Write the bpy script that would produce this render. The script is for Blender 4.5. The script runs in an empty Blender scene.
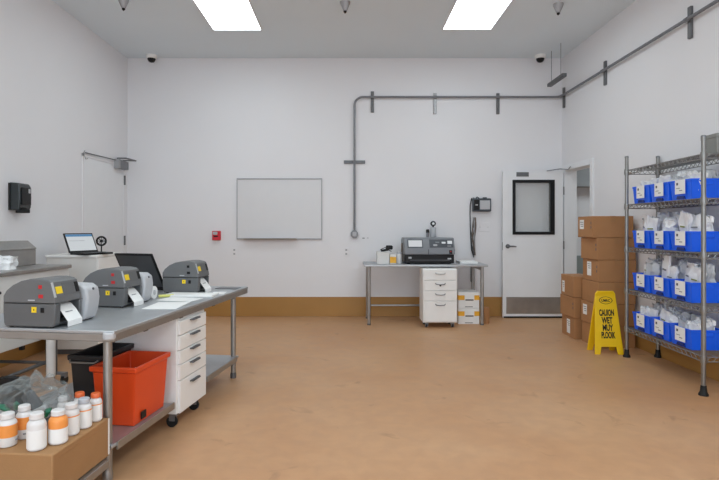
import bpy, bmesh, math, random
from mathutils import Vector, Matrix, noise
C = bpy.context.scene.collection
R = math.radians
random.seed(7)

# ------------------------------------------------------------------ materials
def lin(c):
    c /= 255.0
    return c / 12.92 if c <= 0.04045 else ((c + 0.055) / 1.055) ** 2.4
def col(h):
    return (lin(int(h[0:2], 16)), lin(int(h[2:4], 16)), lin(int(h[4:6], 16)), 1)
def mat(name, h, rough=0.5, metal=0.0, var=0.06, scale=6.0, bump=0.0, bscale=40.0, spec=0.5):
    m = bpy.data.materials.new(name); m.use_nodes = True
    nt = m.node_tree; p = nt.nodes['Principled BSDF']
    c = col(h)
    p.inputs['Roughness'].default_value = rough
    p.inputs['Metallic'].default_value = metal
    p.inputs['Specular IOR Level'].default_value = spec
    tc = nt.nodes.new('ShaderNodeTexCoord')
    nz = nt.nodes.new('ShaderNodeTexNoise'); nz.inputs['Scale'].default_value = scale
    nz.inputs['Detail'].default_value = 4
    nt.links.new(tc.outputs['Object'], nz.inputs['Vector'])
    rp = nt.nodes.new('ShaderNodeValToRGB')
    rp.color_ramp.elements[0].position = 0.3; rp.color_ramp.elements[1].position = 0.7
    rp.color_ramp.elements[0].color = tuple(x * (1 - var) for x in c[:3]) + (1,)
    rp.color_ramp.elements[1].color = tuple(min(1, x * (1 + var)) for x in c[:3]) + (1,)
    nt.links.new(nz.outputs['Fac'], rp.inputs['Fac'])
    nt.links.new(rp.outputs['Color'], p.inputs['Base Color'])
    if bump:
        n2 = nt.nodes.new('ShaderNodeTexNoise'); n2.inputs['Scale'].default_value = bscale
        nt.links.new(tc.outputs['Object'], n2.inputs['Vector'])
        b = nt.nodes.new('ShaderNodeBump'); b.inputs['Strength'].default_value = bump
        b.inputs['Distance'].default_value = 0.01
        nt.links.new(n2.outputs['Fac'], b.inputs['Height'])
        nt.links.new(b.outputs['Normal'], p.inputs['Normal'])
    return m
def emis(name, h, s):
    m = bpy.data.materials.new(name); m.use_nodes = True
    nt = m.node_tree; nt.nodes.clear()
    e = nt.nodes.new('ShaderNodeEmission'); e.inputs['Color'].default_value = h if isinstance(h, tuple) else col(h); e.inputs['Strength'].default_value = s
    o = nt.nodes.new('ShaderNodeOutputMaterial'); nt.links.new(e.outputs[0], o.inputs[0])
    return m
def floor_mat():
    m = bpy.data.materials.new('floor_epoxy'); m.use_nodes = True
    nt = m.node_tree; p = nt.nodes['Principled BSDF']
    tc = nt.nodes.new('ShaderNodeTexCoord')
    def nz(s, d, dist=0.0):
        n = nt.nodes.new('ShaderNodeTexNoise'); n.inputs['Scale'].default_value = s
        n.inputs['Detail'].default_value = d; n.inputs['Distortion'].default_value = dist
        nt.links.new(tc.outputs['Object'], n.inputs['Vector']); return n
    a = nz(0.9, 6, 0.6)
    r = nt.nodes.new('ShaderNodeValToRGB'); e = r.color_ramp.elements
    e[0].position = 0.3; e[1].position = 0.72
    e[0].color = col('bd8e66'); e[1].color = col('c79d77')
    nt.links.new(a.outputs['Fac'], r.inputs['Fac'])
    # fine mottling
    b = nz(9, 8, 0.3)
    r2 = nt.nodes.new('ShaderNodeValToRGB'); e = r2.color_ramp.elements
    e[0].position = 0.35; e[1].position = 0.65; e[0].color = (.93, .92, .91, 1); e[1].color = (1.03, 1.03, 1.03, 1)
    nt.links.new(b.outputs['Fac'], r2.inputs['Fac'])
    mx = nt.nodes.new('ShaderNodeMix'); mx.data_type = 'RGBA'; mx.blend_type = 'MULTIPLY'; mx.inputs['Factor'].default_value = 1
    nt.links.new(r.outputs['Color'], mx.inputs['A']); nt.links.new(r2.outputs['Color'], mx.inputs['B'])
    # dark scuffs
    c1 = nz(3.6, 9, .9)
    r3 = nt.nodes.new('ShaderNodeValToRGB'); e = r3.color_ramp.elements
    e[0].position = 0.64; e[1].position = 0.74; e[0].color = (0, 0, 0, 1); e[1].color = (1, 1, 1, 1)
    nt.links.new(c1.outputs['Fac'], r3.inputs['Fac'])
    mul = nt.nodes.new('ShaderNodeMath'); mul.operation = 'MULTIPLY'; mul.inputs[1].default_value = 0.38
    nt.links.new(r3.outputs['Color'], mul.inputs[0])
    mx2 = nt.nodes.new('ShaderNodeMix'); mx2.data_type = 'RGBA'
    nt.links.new(mul.outputs[0], mx2.inputs['Factor']); nt.links.new(mx.outputs['Result'], mx2.inputs['A'])
    mx2.inputs['B'].default_value = col('6d543c')
    nt.links.new(mx2.outputs['Result'], p.inputs['Base Color'])
    r4 = nt.nodes.new('ShaderNodeMapRange'); r4.inputs['To Min'].default_value = 0.34; r4.inputs['To Max'].default_value = 0.55
    nt.links.new(b.outputs['Fac'], r4.inputs['Value']); nt.links.new(r4.outputs['Result'], p.inputs['Roughness'])
    p.inputs['Specular IOR Level'].default_value = 0.35
    return m
def film_mat(name, h, a, edge=0.0):
    m = bpy.data.materials.new(name); m.use_nodes = True
    nt = m.node_tree; p = nt.nodes['Principled BSDF']; o = nt.nodes['Material Output']
    p.inputs['Base Color'].default_value = col(h); p.inputs['Roughness'].default_value = 0.12
    t = nt.nodes.new('ShaderNodeBsdfTransparent'); mx = nt.nodes.new('ShaderNodeMixShader')
    mx.inputs[0].default_value = a
    if edge:
        lw = nt.nodes.new('ShaderNodeLayerWeight'); lw.inputs['Blend'].default_value = .45
        mr = nt.nodes.new('ShaderNodeMapRange'); mr.inputs['To Min'].default_value = a; mr.inputs['To Max'].default_value = edge
        nt.links.new(lw.outputs['Facing'], mr.inputs['Value']); nt.links.new(mr.outputs['Result'], mx.inputs[0])
    nt.links.new(t.outputs[0], mx.inputs[1]); nt.links.new(p.outputs[0], mx.inputs[2]); nt.links.new(mx.outputs[0], o.inputs[0])
    return m

TINT = (.88, 1.0, 1.05, 1)
M = dict(
    wall=mat('wall_paint', 'e6e5e7', .6, var=.012, scale=1.2),
    ceil=mat('ceiling_paint', 'e0eaf0', .8, var=.015, scale=1.0),
    base=mat('cove_base_epoxy', 'ab7d40', .5, var=.05, scale=3),
    floor=floor_mat(),
    doorp=mat('door_paint', 'e6e7e9', .4, var=.01),
    board=mat('whiteboard_surface', 'd9d8d9', .35, var=.01),
    white=mat('white_powder_coat', 'f0efec', .4, var=.015),
    offwhite=mat('offwhite_laminate', 'dcdad6', .5, var=.02),
    steel=mat('brushed_steel', 'a6a4a1', .42, .85, var=.06, scale=14),
    steelt=mat('steel_table_top', 'b6b9bc', .42, .7, var=.05, scale=9),
    chrome=mat('chrome_wire', '92918e', .36, .8, var=.03),
    galv=mat('galvanised_steel', '85868a', .5, .6, var=.08, scale=20),
    strut=mat('strut_channel', '6d6e70', .5, .6, var=.08, scale=25),
    paleplate=mat('pale_channel', 'a9a9ab', .5, .5, var=.06, scale=25),
    dgrey=mat('printer_dark_grey', '5f6061', .5, var=.05, bump=.1, bscale=300),
    dgrey2=mat('printer_lid_grey', '676869', .48, var=.05, bump=.1, bscale=300),
    lgrey=mat('light_grey_plastic', 'b9babd', .4, var=.03),
    mgrey=mat('machine_grey', '7b7e83', .42, var=.03),
    black=mat('black_plastic', '131315', .42, var=.1, spec=.3),
    blackm=mat('black_rubber', '141414', .7, var=.1),
    slate=mat('slate_display', '43484f', .3, var=.08),
    screen=mat('dark_screen_back', '404144', .4, var=.05),
    paper=mat('white_paper', 'eeeeec', .7, var=.02),
    ink=mat('black_ink', '151515', .7, var=.05),
    greyink=mat('grey_ink', '8a8a8c', .7, var=.05),
    yellow=mat('yellow_sticker', 'f2cf1c', .5, var=.03),
    redst=mat('red_sticker', 'c01d22', .5, var=.05),
    redbin=mat('red_tote_plastic', 'e04a1a', .38, var=.05, scale=4),
    blackbin=mat('black_tote_plastic', '232325', .45, var=.1),
    blue=mat('blue_bin_plastic', '0a63f6', .38, var=.05, scale=5),
    blueshade=mat('blue_recess_shade', '082a78', .5, var=.05),
    card=mat('kraft_cardboard', 'ab7b50', .8, var=.06, scale=5, bump=.08, bscale=90),
    cardtop=mat('kraft_box_low', 'a37a50', .8, var=.05, scale=5, bump=.08, bscale=90),
    tape=mat('kraft_tape', 'a5774c', .45, var=.05),
    sign=mat('yellow_sign_plastic', 'f0c40c', .42, var=.04, scale=8),
    bottle=mat('white_bottle_plastic', 'dedbd9', .35, var=.02),
    orange=mat('orange_label', 'f0984a', .4, var=.05, scale=30),
    orangecap=mat('orange_cap', 'e06b38', .4, var=.05),
    greycap=mat('grey_cap', 'b9bdc4', .4, var=.04),
    film=film_mat('clear_bag_film', '9a9f9e', .16, .62),
    pale=mat('pale_yellow_pen', 'dcdc7c', .4),
    green=mat('green_plastic', '156b4c', .4, var=.1),
    poly=mat('white_poly_bag', 'f0f0f0', .3, var=.05, scale=12),
    polyg=mat('grey_poly_bag', 'c6c8ca', .28, var=.12, scale=12),
    fire=mat('fire_red', 'd01f32', .4, var=.05),
    brown=mat('brown_cable', '76685d', .6, var=.25, scale=60),
    amber=mat('amber_print', 'efb02e', .5, var=.06, scale=20),
    greyp=mat('grey_door_panel', '9b9d9f', .5, var=.03),
    wains=mat('grey_green_wainscot', '8f9896', .55, var=.03),
    boxgrey=mat('grey_metal_box', '8a8b87', .5, .3, var=.03),
    kick=mat('scuffed_kick_plate', 'aba9a6', .36, .85, var=.1, scale=7),
    glass=film_mat('door_glass', 'dfe4e4', .22),
    laptopscr=emis('laptop_screen_white', 'e8eef2', .78),
    laptopbar=emis('laptop_screen_blue', '6fa8dc', .6),
    lamp=emis('ceiling_panel_light', TINT, 9.0),
    dispwhite=emis('display_white', 'e8ecf0', .8),
    tealblack=mat('dispenser_black', '2b3133', .25, var=.1),
    olive=mat('olive_print', '9aa05a', .5, var=.1),
    dimgrey=mat('dim_grey_print', '55565a', .6, var=.1),
)

# ------------------------------------------------------------------ mesh builder
class MB:
    def __init__(s): s.bm = bmesh.new(); s.mi = 0
    def _fin(s, faces):
        for f in faces: f.material_index = s.mi
    def box(s, x0, x1, y0, y1, z0, z1, rot=None, piv=None):
        v = [Vector((x, y, z)) for z in (z0, z1) for y in (y0, y1) for x in (x0, x1)]
        if rot is not None:
            p = Vector(piv) if piv else Vector(((x0+x1)/2, (y0+y1)/2, (z0+z1)/2))
            v = [rot @ (a - p) + p for a in v]
        b = [s.bm.verts.new(a) for a in v]
        q = [(0,2,3,1),(4,5,7,6),(0,1,5,4),(2,6,7,3),(0,4,6,2),(1,3,7,5)]
        s._fin([s.bm.faces.new([b[i] for i in f]) for f in q]); return s
    def ring(s, pts): return [s.bm.verts.new(p) for p in pts]
    def loft(s, rings, cap0=True, cap1=True, closed=True):
        rs = [s.ring(r) for r in rings]; n = len(rs[0]); fs = []
        for a, b in zip(rs, rs[1:]):
            for i in range(n if closed else n - 1):
                j = (i + 1) % n
                fs.append(s.bm.faces.new((a[i], a[j], b[j], b[i])))
        if cap0: fs.append(s.bm.faces.new(rs[0][::-1]))
        if cap1: fs.append(s.bm.faces.new(rs[-1]))
        s._fin(fs); return s
    def tube(s, pts, r, n=10, cap=True):
        pts = [Vector(p) for p in pts]; rings = []
        up = None
        for i, p in enumerate(pts):
            d = (pts[min(i+1, len(pts)-1)] - pts[max(i-1, 0)]).normalized()
            if up is None: up = Vector((0,0,1)) if abs(d.z) < .9 else Vector((1,0,0))
            a = d.cross(up)
            if a.length < 1e-5: a = d.cross(Vector((0,1,0)))
            a.normalize(); b = a.cross(d).normalized(); up = b
            rr = r[i] if isinstance(r, (list, tuple)) else r
            rings.append([p + (a*math.cos(2*math.pi*k/n) + b*math.sin(2*math.pi*k/n))*rr for k in range(n)])
        return s.loft(rings, cap, cap)
    def lathe(s, prof, n=24, c=(0,0,0)):
        rings = [[(c[0]+max(r,1e-4)*math.cos(2*math.pi*k/n), c[1]+max(r,1e-4)*math.sin(2*math.pi*k/n), c[2]+z) for k in range(n)] for r, z in prof]
        return s.loft(rings)
    def prism(s, poly, a0, a1, axis='y'):
        f = {'y': lambda p, t: (p[0], t, p[1]), 'x': lambda p, t: (t, p[0], p[1]), 'z': lambda p, t: (p[0], p[1], t)}[axis]
        return s.loft([[f(p, a0) for p in poly], [f(p, a1) for p in poly]])
    def bin(s, bx, by, tx, ty, h, t, lip=0.0, lipz=.02):
        def rect(hx, hy, z): return [(-hx,-hy,z),(hx,-hy,z),(hx,hy,z),(-hx,hy,z)]
        bx/=2; by/=2; tx/=2; ty/=2
        k = lambda z: (bx+(tx-bx)*z/h, by+(ty-by)*z/h)
        zz = h - lipz
        rings = [rect(bx, by, 0)]
        if lip:
            a = k(zz); rings += [rect(a[0], a[1], zz), rect(a[0]+lip, a[1]+lip, zz)]
        rings += [rect(tx+lip, ty+lip, h), rect(tx-t, ty-t, h), rect(bx-t, by-t, t)]
        return s.loft(rings)
    def tri(s): bmesh.ops.recalc_face_normals(s.bm, faces=s.bm.faces); return s

def obj(name, mb, mats, parent=None, bevel=0.0, seg=2, smooth=True, loc=None, rz=0.0, ang=35, sub=0):
    bmesh.ops.recalc_face_normals(mb.bm, faces=mb.bm.faces)
    me = bpy.data.meshes.new(name); mb.bm.to_mesh(me); mb.bm.free()
    for m in (mats if isinstance(mats, (list, tuple)) else [mats]): me.materials.append(M[m] if isinstance(m, str) else m)
    if smooth:
        me.shade_smooth(); me.set_sharp_from_angle(angle=R(ang))
    o = bpy.data.objects.new(name, me); C.objects.link(o)
    if parent: o.parent = parent
    if loc: o.location = loc
    o.rotation_euler.z = rz
    if bevel:
        b = o.modifiers.new('bevel', 'BEVEL'); b.width = bevel; b.segments = seg; b.limit_method = 'ANGLE'; b.angle_limit = R(40)
        b.harden_normals = False
    if sub:
        d = o.modifiers.new('sub', 'SUBSURF'); d.levels = sub; d.render_levels = sub
    return o
def tag(o, label=None, cat=None, group=None, kind=None):
    if label: o['label'] = label
    if cat: o['category'] = cat
    if group: o['group'] = group
    if kind: o['kind'] = kind
    return o
def thing(name, label, cat, loc=(0,0,0), rz=0.0, group=None):
    o = bpy.data.objects.new(name, None); C.objects.link(o)
    o.empty_display_size = .1; o.location = loc; o.rotation_euler.z = rz
    return tag(o, label, cat, group)
def struct(name, mb, m, parent=None, **k):
    o = obj(name, mb, m, parent, **k)
    if not parent: o['kind'] = 'structure'
    return o
def B(*a): return MB().box(*a)
def T(pts, r, n=10): return MB().tube(pts, r, n)
def dup_tree(o, parent=None):
    c = o.copy(); C.objects.link(c)
    if parent: c.parent = parent
    for ch in list(o.children): dup_tree(ch, c)
    return c
def text(name, s, size, m, parent, mtx, depth=.0006, bold=0.0, sx=1.0):
    cu = bpy.data.curves.new(name, 'FONT'); cu.body = s; cu.size = size; cu.align_x = 'CENTER'; cu.align_y = 'CENTER'
    cu.extrude = depth; cu.offset = bold
    t = bpy.data.objects.new('tmp', cu); C.objects.link(t)
    dg = bpy.context.evaluated_depsgraph_get(); dg.update()
    me = bpy.data.meshes.new_from_object(t.evaluated_get(dg)); me.name = name
    bpy.data.objects.remove(t)
    me.transform(mtx @ Matrix.Diagonal((sx, 1, 1, 1)))
    me.materials.clear(); me.materials.append(M[m])
    o = bpy.data.objects.new(name, me); C.objects.link(o); o.parent = parent
    return o
def arc(c, r, a0, a1, n, f):
    return [f(c[0]+r*math.cos(R(a0+(a1-a0)*i/n)), c[1]+r*math.sin(R(a0+(a1-a0)*i/n))) for i in range(n+1)]

# ------------------------------------------------------------------ room shell
XL, XR, YB, YF, ZC = -3.09, 3.025, 7.6, -3.0, 3.63
W = .15
struct('floor', B(XL-W, XR+3.2, YF-W, YB+2.0, -.12, 0), 'floor', smooth=False)
struct('ceiling', B(XL-W, XR+W, YF-W, YB+W, ZC, ZC+.12), 'ceil', smooth=False)
struct('wall_back', B(XL-W, XR+W, YB, YB+W, 0, ZC), 'wall', smooth=False)
struct('wall_left', B(XL-W, XL, YF, YB, 0, ZC), 'wall', smooth=False)
struct('wall_front', B(XL-W, XR+W, YF-W, YF, 0, ZC), 'wall', smooth=False)
DY0, DY1, DZ = 6.66, 7.50, 2.06              # doorway in the right wall
wr = MB(); wr.box(XR, XR+W, YF, DY0, 0, ZC); wr.box(XR, XR+W, DY1, YB, 0, ZC); wr.box(XR, XR+W, DY0, DY1, DZ, ZC)
struct('wall_right', wr, 'wall', smooth=False)
# cove base
bh = .272
struct('baseboard_back', B(XL, XR, YB-.012, YB, 0, bh), 'base', bevel=.004)
struct('baseboard_left', B(XL, XL+.012, YF, YB-.012, 0, bh), 'base', bevel=.004)
struct('baseboard_right', B(XR-.012, XR, YF, DY0-.06, 0, bh), 'base', bevel=.004)
# door frame
fr = MB()
fr.box(XR-.02, XR+W+.005, DY1-.03, DY1+.035, 0, DZ+.04); fr.box(XR-.02, XR+W+.005, DY0-.05, DY0+.03, 0, DZ+.04)
fr.box(XR-.02, XR+W+.005, DY0+.03, DY1-.03, DZ-.03, DZ+.04)
struct('trim_1', fr, 'doorp', bevel=.004)
# corridor beyond the doorway
struct('wall_corridor_end', B(XR+W, XR+3.2, 8.6, 8.7, 0, 2.7), 'wall', smooth=False)
struct('wall_corridor_side', B(XR+3.1, XR+3.2, 5.2, 8.6, 0, 2.7), 'wall', smooth=False)
struct('wall_corridor_near', B(XR+W, XR+3.2, 5.1, 5.2, 0, 2.7), 'wall', smooth=False)
struct('ceiling_corridor', B(XR+W, XR+3.2, 5.1, 8.7, 2.7, 2.78), 'ceil', smooth=False)
struct('trim_2', B(XR+W, XR+3.0, 8.36, 8.598, 1.88, 2.45), 'greyp', bevel=.006)
struct('trim_3', B(XR+W, XR+3.0, 8.56, 8.598, 0, .80), 'wains', bevel=.004)

# ------------------------------------------------------------------ open door against the back wall
d1 = bpy.data.objects.new('door_1', None); C.objects.link(d1); d1.location = (2.978, 7.44, .005); d1['kind'] = 'structure'
tag(d1, 'white door with black framed window, swung open against the back wall', 'door')
dw, dh, dt = .83, 2.02, .045
wx0, wx1, wz0, wz1 = -.698, -.118, 1.145, 1.90
lf = MB()
lf.box(-dw, wx0, 0, dt, 0, dh); lf.box(wx1, 0, 0, dt, 0, dh); lf.box(wx0, wx1, 0, dt, 0, wz0); lf.box(wx0, wx1, 0, dt, wz1, dh)
bmesh.ops.remove_doubles(lf.bm, verts=lf.bm.verts, dist=1e-5)
obj('leaf', lf, 'doorp', d1, smooth=False)
wf = MB(); b = .04
for y0, y1 in ((-.012, dt+.012),):
    wf.box(wx0, wx1, y0, y1, wz0, wz0+b); wf.box(wx0, wx1, y0, y1, wz1-b, wz1)
    wf.box(wx0, wx0+b, y0, y1, wz0+b, wz1-b); wf.box(wx1-b-.02, wx1, y0, y1, wz0+b, wz1-b)
f_ = obj('window_frame', wf, 'black', d1, bevel=.003)
obj('pane', B(wx0+b, wx1-b-.02, .02, .026, wz0+b, wz1-b), 'glass', f_, smooth=False)
obj('kick_plate', B(-dw+.045, -.012, -.003, 0, .055, .285), 'kick', d1)
obj('door_sweep', B(-dw+.01, 0, -.006, 0, .0, .02), 'black', d1)
obj('closer_plate', B(-.645, -.475, -.008, 0, 1.945, 2.005), 'strut', d1, bevel=.002)
lv = MB(); lv.tube([(-.765,0,.985),(-.765,-.012,.985)], .03, 16); lv.tube([(-.765,-.01,.985),(-.765,-.05,.985)], .011, 10)
lv.tube([(-.765,-.05,.985),(-.70,-.052,.985),(-.66,-.05,.98)], [.012,.011,.009], 10)
obj('lever_handle', lv, 'strut', d1)
lk = MB(); lk.box(-dw-.002, -dw+.001, .008, .037, .93, 1.04); obj('latch_plate', lk, 'steel', d1)
for z in (.25, 1.0, 1.75):
    h = MB(); h.tube([(.008,-.004,z-.055),(.008,-.004,z+.055)], .008, 8); obj('hinge', h, 'strut', d1)
ca = MB(); ca.tube([(-.23,-.012,2.022),(-.06,-.05,2.045),(.02,-.12,2.03)], .006, 8); ca.tube([(.02,-.12,2.03),(-.005,-.26,2.055)], .005, 8)
obj('closer_arm', ca, 'galv', d1)

# ------------------------------------------------------------------ flush door in the left wall
d2 = bpy.data.objects.new('door_2', None); C.objects.link(d2); d2.location = (XL, 6.32, 0); d2['kind'] = 'structure'
tag(d2, 'white flush door in the left wall, with a closer at its top', 'door')
obj('leaf', B(0, .006, 0, 1.12, .01, 2.08), 'doorp', d2, bevel=.002)
for z in (1.07, 1.90):
    obj('hinge', B(.006, .03, 1.125, 1.15, z-.065, z+.065), 'strut', d2, bevel=.003)
cl = obj('closer_body', B(.006, .075, .87, 1.14, 2.04, 2.15), 'galv', d2, bevel=.006)
obj('closer_cap', B(.010, .077, .82, .87, 2.035, 2.155), 'paleplate', cl, bevel=.004)
am = MB(); am.tube([(.045,.84,2.165),(.10,.98,2.185),(.17,1.15,2.17)], .011, 8); am.tube([(.17,1.15,2.17),(.05,1.0,2.155)], .009, 8)
obj('closer_arm', am, 'galv', d2)
ar = MB(); ar.tube([(.035,.83,2.14),(.028,.0,2.125)], .0075, 8); obj('closer_rod', ar, 'strut', d2)
hk = MB(); hk.tube([(.022,.0,2.15),(.022,-.02,2.09),(.035,.0,2.05),(.04,.03,2.06)], .006, 8); obj('rod_hook', hk, 'paleplate', d2)
fm = MB(); fm.box(0,.012,-.03,0,.0,2.12); fm.box(0,.012,1.12,1.15,.0,2.12); fm.box(0,.012,-.03,1.15,2.082,2.12)
obj('door_frame', fm, 'wall', d2, bevel=.003)

# ------------------------------------------------------------------ ceiling fixtures
def light(name, label, x, y, w=.565, l=1.2):
    t = thing(name, label, 'ceiling light', (x, y, ZC))
    fr = MB(); e = .014
    fr.box(-w/2-e, w/2+e, -e, 0, -.012, 0); fr.box(-w/2-e, w/2+e, l, l+e, -.012, 0)
    fr.box(-w/2-e, -w/2, 0, l, -.012, 0); fr.box(w/2, w/2+e, 0, l, -.012, 0)
    obj('frame', fr, 'wall', t, smooth=False); obj('diffuser', B(-w/2, w/2, 0, l, -.008, -.002), 'lamp', t, smooth=False)
light('ceiling_light', 'bright white ceiling panel light on the left half of the ceiling', -1.315, 5.28)
light('ceiling_light', 'bright white ceiling panel light on the right half of the ceiling', 1.435, 5.26)
for i, (x, y) in enumerate([(-1.4, 2.6), (1.4, 2.6), (-1.4, -.2), (1.4, -.2), (-1.4, -2.2), (1.4, -2.2)]):
    L = bpy.data.lights.new('ceiling_lamp', 'AREA'); L.shape = 'RECTANGLE'; L.size = .56; L.size_y = 1.2; L.energy = 27; L.color = TINT[:3]
    o = bpy.data.objects.new('ceiling_lamp', L); C.objects.link(o); o.location = (x, y, ZC-.02)
Lc = bpy.data.lights.new('corridor_lamp', 'AREA'); Lc.size = .8; Lc.energy = 24; Lc.color = TINT[:3]
o = bpy.data.objects.new('corridor_lamp', Lc); C.objects.link(o); o.location = (4.6, 7.2, 2.66)
# added fill light, no loading door; lifts the ceiling and back wall
Ld = bpy.data.lights.new('added_fill_light', 'AREA'); Ld.shape = 'RECTANGLE'; Ld.size = 4.2; Ld.size_y = 2.6; Ld.energy = 95; Ld.color = (.80, .98, 1.16)
o = bpy.data.objects.new('added_fill_light', Ld); C.objects.link(o); o.location = (-.2, YF+.03, 1.5); o.rotation_euler = (R(90), 0, 0)

def sprinkler(x, y, label):
    t = thing('sprinkler_head', label, 'sprinkler', (x, y, ZC), group='sprinkler heads along the ceiling')
    obj('cone', MB().lathe([(.055,0),(.052,-.02),(.024,-.085),(.018,-.095)], 20), 'paleplate', t)
    obj('tip', MB().lathe([(.016,-.095),(.018,-.105),(.006,-.12)], 12), 'black', t)
sprinkler(-2.33, 5.63, 'small cone shaped sprinkler head near the left wall, leftmost of three')
sprinkler(-.02, 5.70, 'small cone shaped sprinkler head between the two ceiling lights')
sprinkler(2.25, 5.75, 'small cone shaped sprinkler head near the right wall, rightmost of three')
def dome(x, label):
    t = thing('dome_camera', label, 'security camera', (x, 7.46, ZC))
    obj('mount_ring', MB().lathe([(.075,0),(.075,-.035),(.06,-.05)], 24), 'white', t)
    obj('dome', MB().lathe([(.056,-.05),(.05,-.075),(.034,-.095),(.012,-.103)], 20), 'black', t)
dome(-2.70, 'small black dome camera in the left ceiling corner')
dome(2.67, 'small black dome camera in the right ceiling corner')
t = thing('hanging_sensor_bar', 'dark slim bar hung from the ceiling on two wires near the right corner', 'hanging bar', (2.76, 6.85, 3.165))
obj('bar', B(-.03, .03, 0, .52, 0, .045), 'strut', t, bevel=.006)
for y in (.12, .44): obj('hanger_wire', T([(0,y,.045),(0,y,ZC-3.165)], .004, 6), 'galv', t)

# ------------------------------------------------------------------ conduit
cz = 3.075; cx = .105; ry = 7.56; rx = XR-.045
cd = thing('conduit', 'grey metal conduit running up the back wall and along the right wall', 'conduit', (0,0,0))
pts = [(cx, ry, 1.20), (cx, ry, cz-.12)]
pts += arc((cx+.12, cz-.12), .12, 180, 90, 8, lambda a, b: (a, ry, b))[1:]
pts += [(rx-.07, ry, cz)]
pts += arc((rx-.07, ry-.07), .07, 90, 0, 8, lambda a, b: (a, b, cz))[1:]
pts += [(rx, 2.5, cz)]
obj('pipe', T(pts, .0155, 10), 'galv', cd)
jb = obj('junction_box', MB().prism([(cx+.055*math.cos(R(22.5+45*k)), 1.155+.06*math.sin(R(22.5+45*k))) for k in range(8)], YB-.055, YB, 'y'), 'galv', cd, bevel=.005)
obj('cover_plate', B(cx-.028, cx+.028, YB-.06, YB-.054, 1.125, 1.185), 'paleplate', jb, bevel=.004)
def bracket(x0, x1, y0, y1, z0, z1, m='strut'):
    mb = MB(); mb.box(x0, x1, y0, y1, z0, z1); return obj('strut_bracket', mb, m, cd, bevel=.004)
for px, z0, z1, m in ((372.3, 2.865, 3.16, 'strut'), (434.8, 2.845, 3.135, 'paleplate'), (497.6, 2.84, 3.135, 'strut')):
    X = (px-347)/540*YB
    bracket(X-.022, X+.022, YB-.024, YB, z0, z1, m)
    obj('pipe_clamp', MB().tube([(X-.02, ry, cz), (X+.02, ry, cz)], .021, 10), 'galv', cd)
bracket(cx-.15, cx+.15, YB-.024, YB, 2.145, 2.19)
obj('pipe_clamp', MB().tube([(cx, ry, 2.15), (cx, ry, 2.185)], .021, 10), 'galv', cd)
for y in (7.50, 6.30, 4.74, 3.3):
    bracket(XR-.024, XR, y-.024, y+.024, cz-.165, cz+.115)
    obj('pipe_clamp', MB().tube([(rx, y-.022, cz), (rx, y+.022, cz)], .021, 10), 'galv', cd)

# ------------------------------------------------------------------ back wall items
wb = thing('whiteboard', 'wide blank whiteboard with silver frame hung on the back wall', 'whiteboard', (-.95, YB, 1.09))
obj('panel', B(-.59, .59, -.014, 0, 0, .84), 'board', wb)
f2 = MB(); e = .012
f2.box(-.60, .60, -.022, 0, -.01, .008); f2.box(-.60, .60, -.022, 0, .832, .852); f2.box(-.60, -.588, -.022, 0, .008, .832); f2.box(.588, .60, -.022, 0, .008, .832)
obj('frame', f2, 'paleplate', wb, bevel=.003)
obj('pen_tray', MB().prism([(-.022,-.005),(-.085,-.012),(-.09,.008),(-.084,.008),(-.08,-.002),(-.022,.008)], -.49, .25, 'x'), 'steel', wb)
fa = thing('fire_alarm_strobe', 'small red fire alarm strobe on the back wall left of the whiteboard', 'fire alarm', (-1.83, YB+.002, 1.07))
obj('housing', B(-.058, .058, -.05, 0, 0, .13), 'fire', fa, bevel=.008)
obj('strobe_lens', B(-.045, .02, -.066, -.05, .075, .12), 'lgrey', fa, bevel=.008)
obj('horn_slot', B(-.035, .025, -.054, -.05, .045, .062), 'black', fa)
def outlet(x, z, label):
    t = thing('wall_outlet', label, 'outlet', (x, YB, z))
    obj('cover', B(-.035, .035, -.006, 0, -.057, .057), 'wall', t, bevel=.003)
    for s in (-.027, .027): obj('socket', B(-.013, .013, -.008, -.006, s-.012, s+.012), 'greyp', t)
outlet(-1.585, .905, 'white wall outlet below the left end of the whiteboard')
outlet(-.01, .905, 'white wall outlet below the conduit box')
obj_ = tag(obj('wall_anchor', B(-.016, .016, -.008, 0, -.006, .006), 'strut', loc=(.232, YB, 1.098)), 'small dark bolt end in the wall right of the conduit box', 'wall bolt')
obj_ = tag(obj('wall_anchor', B(-.010, .010, -.008, 0, -.005, .005), 'paleplate', loc=(.292, YB, 1.10)), 'small pale bolt end beside a dark one near the conduit box', 'wall bolt')

# wall time clock with cables
tc = thing('time_clock', 'dark wall time clock with a pale display beside the door', 'time clock', (1.885, YB, 1.47))
obj('housing', B(-.13, .125, -.085, 0, 0, .185), 'slate', tc, bevel=.012)
obj('display', B(-.035, .105, -.090, -.085, .03, .155), 'lgrey', tc, bevel=.003)
kp = obj('keypad', B(-.118, -.045, -.089, -.085, .02, .165), 'black', tc)
obj('key', B(-.098, -.065, -.091, -.089, .085, .10), 'lgrey', kp)
kn = MB(); kn.tube([(-.08,-.03,.185),(-.06,-.03,.205),(-.03,-.03,.185)], .008, 8); kn.box(.02,.07,-.05,-.01,.185,.20)
obj('top_clip', kn, 'black', tc)
cb = thing('cable_bundle', 'bundle of brown cables hanging down the wall below the time clock', 'cables', (1.775, YB, .83))
rnd = random.Random(3)
for k in range(5):
    p = []
    for i in range(15):
        f = i/14; z = .56 - f*.53
        sp = .012 + .014*math.sin(f*math.pi)
        a = f*3.2 + k*1.256
        p.append((sp*math.cos(a) + .012*math.sin(f*6+1), -.035+.02*math.sin(a), z))
    obj('cable', T(p, .008, 6), 'brown' if k % 2 == 0 else ('dimgrey' if k == 1 else 'paleplate'), cb)
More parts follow.
